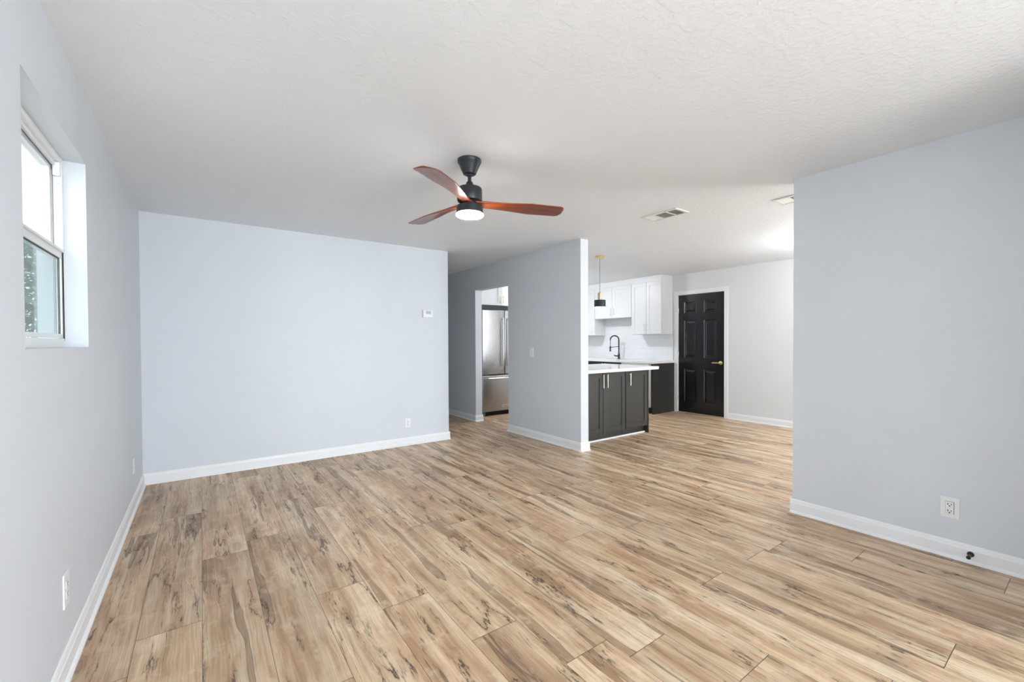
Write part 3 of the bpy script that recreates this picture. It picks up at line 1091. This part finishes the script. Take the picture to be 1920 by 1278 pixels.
# ------------------------------------------------------------------ ceiling vents
def vent(x0, x1, y0, y1, lab):
    t = thing('ceiling_vent', ((x0+x1)/2, (y0+y1)/2, H), lab, 'air vent', 'ceiling air vents')
    z1, z0 = H-0.0005, H-0.010
    b = 0.026
    B = MB()
    B.box(x0, y0, z0, x0+b, y1, z1, 0.003).box(x1-b, y0, z0, x1, y1, z1, 0.003)
    B.box(x0+b, y0, z0, x1-b, y0+b, z1, 0.003).box(x0+b, y1-b, z0, x1-b, y1, z1, 0.003)
    L_ = (y1-y0-2*b)
    s1, s2 = y0+b+L_*0.30, y0+b+L_*0.70
    B.box(x0+b, s1-0.004, z0+0.001, x1-b, s1+0.004, z1)
    B.box(x0+b, s2-0.004, z0+0.001, x1-b, s2+0.004, z1)
    obj('frame', B, VENTW, t)
    obj('duct', MB().box(x0+b, y0+b, z1-0.0015, x1-b, y1-b, z1), VENTD, t)
    # louvre banks
    for k_, (a, c_, axis, lean) in enumerate(((y0+b, s1-0.004, 'x', 1), (s1+0.004, s2-0.004, 'y', 1), (s2+0.004, y1-b, 'x', -1))):
        B = MB()
        if axis == 'x':   # slats running along x, spaced in y
            n = max(3, int((c_-a)/0.013))
            for i in range(n):
                yy = a + (i+0.5)*(c_-a)/n
                d = 0.0045*lean
                B.prism([(yy-d-0.0006, z0+0.0015), (yy-d+0.0006, z0+0.0015), (yy+d+0.0006, z1-0.002), (yy+d-0.0006, z1-0.002)], 'X', x0+b, x1-b)
        else:
            n = 11
            for i in range(n):
                xx = x0+b + (i+0.5)*(x1-x0-2*b)/n
                B.prism([(xx-0.0036, z0+0.0015), (xx-0.0026, z0+0.0015), (xx+0.0032, z1-0.002), (xx+0.0022, z1-0.002)], 'Y', a, c_)
        obj('louvers', B, VENTW, t)
    return t


vent(3.405, 3.612, 2.245, 2.612, 'white ceiling air vent seen whole, in front of the kitchen')
vent(3.885, 4.095, 1.300, 1.665, 'white ceiling air vent cut off by the right wall\'s edge')


# ------------------------------------------------------------------ wall plates
def plate(axis, f, sgn, a, z, wd, ht, kind, name, lab, cat, group=None):
    """wall plate centred at (a,z) on plane f perpendicular to axis, facing sgn"""
    def P(d, p, q):
        return (f+sgn*d, p, q) if axis == 'X' else (p, f+sgn*d, q)

    def bx(B, d0, d1, p0, p1, q0, q1, bev=0.0):
        A, D = P(d0, p0, q0), P(d1, p1, q1)
        B.box(min(A[0], D[0]), min(A[1], D[1]), min(A[2], D[2]), max(A[0], D[0]), max(A[1], D[1]), max(A[2], D[2]), bev)
        return B
    t = thing(name, P(0, a, z-ht/2), lab, cat, group)
    B = bx(MB(), 0.0003, 0.006, a-wd/2, a+wd/2, z-ht/2, z+ht/2, 0.0022)
    obj('cover_plate', B, PLATE, t)
    if kind == 'gfci':
        r = obj('receptacle', bx(MB(), 0.006, 0.0095, a-0.017, a+0.017, z-0.034, z+0.034, 0.001), PLATE, t)
        for dz in (0.016, -0.022):
            obj('slot', bx(MB(), 0.0094, 0.0100, a+0.005, a+0.0085, z+dz, z+dz+0.009), SLOT, r)
            obj('slot', bx(MB(), 0.0094, 0.0100, a-0.0085, a-0.0055, z+dz+0.001, z+dz+0.008), SLOT, r)
            obj('ground_hole', bx(MB(), 0.0094, 0.0100, a-0.003, a+0.003, z+dz-0.009, z+dz-0.003), SLOT, r)
        obj('gap', bx(MB(), 0.0055, 0.0064, a-0.0195, a+0.0178, z-0.0355, z+0.0355), VENTD, t)
    elif kind == 'duplex':
        for dz in (0.019, -0.019):
            r = obj('receptacle', bx(MB(), 0.006, 0.008, a-0.017, a+0.017, z+dz-0.014, z+dz+0.014, 0.001), PLATE, t)
 
            obj('slot', bx(MB(), 0.0079, 0.0084, a+0.005, a+0.0075, z+dz, z+dz+0.008), SLOT, r)
            obj('slot', bx(MB(), 0.0079, 0.0084, a-0.0075, a-0.005, z+dz, z+dz+0.008), SLOT, r)
            obj('ground_hole', bx(MB(), 0.0079, 0.0084, a-0.0025, a+0.0025, z+dz-0.009, z+dz-0.004), SLOT, r)
        obj('screw', bx(MB(), 0.006, 0.0067, a-0.003, a+0.003, z-0.003, z+0.003), CHROME, t)
    elif kind == 'switch':
        obj('toggle', bx(MB(), 0.006, 0.017, a-0.004, a+0.004, z-0.010, z+0.004, 0.001), PLATE, t)
        for dz in (-0.042, 0.042):
            obj('screw', bx(MB(), 0.006, 0.0067, a-0.003, a+0.003, z+dz-0.003, z+dz+0.003), CHROME, t)
    return t


plate('X', XM, -1, 0.539, 0.289, 0.082, 0.120, 'gfci', 'wall_outlet', 'large white outlet low on the right wall above the door stop', 'outlet')
plate('Y', YB, -1, 2.052, 0.275, 0.072, 0.115, 'duplex', 'wall_outlet', 'small white outlet low on the back wall under the thermostat', 'outlet', 'small duplex outlets')
plate('X', XL, 1, 2.340, 0.325, 0.075, 0.130, 'duplex', 'wall_outlet', 'white outlet on the left wall below the window, nearest the camera', 'outlet', 'small duplex outlets')
plate('X', XL, 1, 4.405, 0.325, 0.072, 0.118, 'duplex', 'wall_outlet', 'white outlet on the left wall near the far room corner', 'outlet', 'small duplex outlets')
plate('X', XM, -1, 4.452, 1.122, 0.072, 0.117, 'switch', 'light_switch', 'white light switch on the grey partition wall', 'light switch')

# thermostat
th = thing('thermostat', (2.321, YB, 1.575), 'small white thermostat with grey screen on the back wall', 'thermostat')
obj('housing', MB().box(2.256, YB-0.027, 1.575, 2.386, YB-0.0004, 1.667, 0.004), PLATE, th)
obj('screen', MB().box(2.292, YB-0.0282, 1.618, 2.360, YB-0.0265, 1.655), LCD, th)
for bx_ in (2.290, 2.330):
    obj('button', MB().box(bx_, YB-0.0282, 1.600, bx_+0.012, YB-0.0265, 1.606), PLATE, th)

# door stop on the right baseboard
ds = thing('door_stop', (XM-0.012, 0.452, 0.052), 'black round door stop fixed to the right baseboard', 'door stop')
c = Vector((XM-0.0115, 0.452, 0.052))
obj('mount', MB().lathe(c, [(0.015, 0), (0.015, 0.006), (0.011, 0.012), (0.006, 0.018), (0.0055, 0.058)], axis='-X', seg=28), MATTEB, ds, smooth=True)
obj('bumper', MB().lathe(c+Vector((-0.056, 0, 0)), [(0.0085, 0), (0.0095, 0.003), (0.0095, 0.013), (0.007, 0.016)], axis='-X', seg=24), MATTEB, ds, smooth=True)

# ------------------------------------------------------------------ outside the left window
struct('ground', MB().box(-14, -6, -0.35, XO-0.05, 22, -0.15), GRASS)


def shrub(x, y, h, r, lab, seed):
    rn = random.Random(seed)
    t = thing('shrub', (x, y, -0.15), lab, 'shrub', 'shrubs outside the left window')
    b = bmesh.new()
    for i in range(2600):
        a = rn.random()*2*math.pi
        zz = rn.random()
        rr = r*(0.35+0.65*rn.random()**0.5)*(1-0.5*max(0, zz-0.5)*2*0.9)
        p = Vector((x+rr*math.cos(a), y+rr*math.sin(a), 0.0+zz*h))
        s = 0.05+0.05*rn.random()
        d1 = Vector((rn.uniform(-1, 1), rn.uniform(-1, 1), rn.uniform(-0.6, 0.8))).normalized()
        d2 = d1.cross(Vector((rn.uniform(-1, 1), rn.uniform(-1, 1), rn.uniform(-1, 1)))).normalized()
        v = [b.verts.new(p+d1*s), b.verts.new(p+d2*s*0.4), b.verts.new(p-d1*s), b.verts.new(p-d2*s*0.4)]
        b.faces.new(v)
    B = MB()
    B.add(b)
    obj('foliage', B, LEAF, t)
    B = MB()
    for i in range(5):
        a = i*1.3
        B.tube([(x+0.05*math.cos(a), y+0.05*math.sin(a), -0.15), (x+0.3*r*math.cos(a), y+0.3*r*math.sin(a), h*0.45), (x+0.6*r*math.cos(a), y+0.6*r*math.sin(a), h*0.8)], [0.03, 0.02, 0.01], 8)
    obj('stems', B, BARK, t)


shrub(-2.6, 10.0, 2.9, 1.0, 'dark green shrub outside, seen through the lower pane', 1)
shrub(-2.9, 13.0, 3.6, 1.1, 'tall green shrub outside, standing behind the nearer one', 2)
shrub(-5.2, 11.5, 3.0, 1.0, 'broad green shrub outside, farthest left beyond the window', 3)
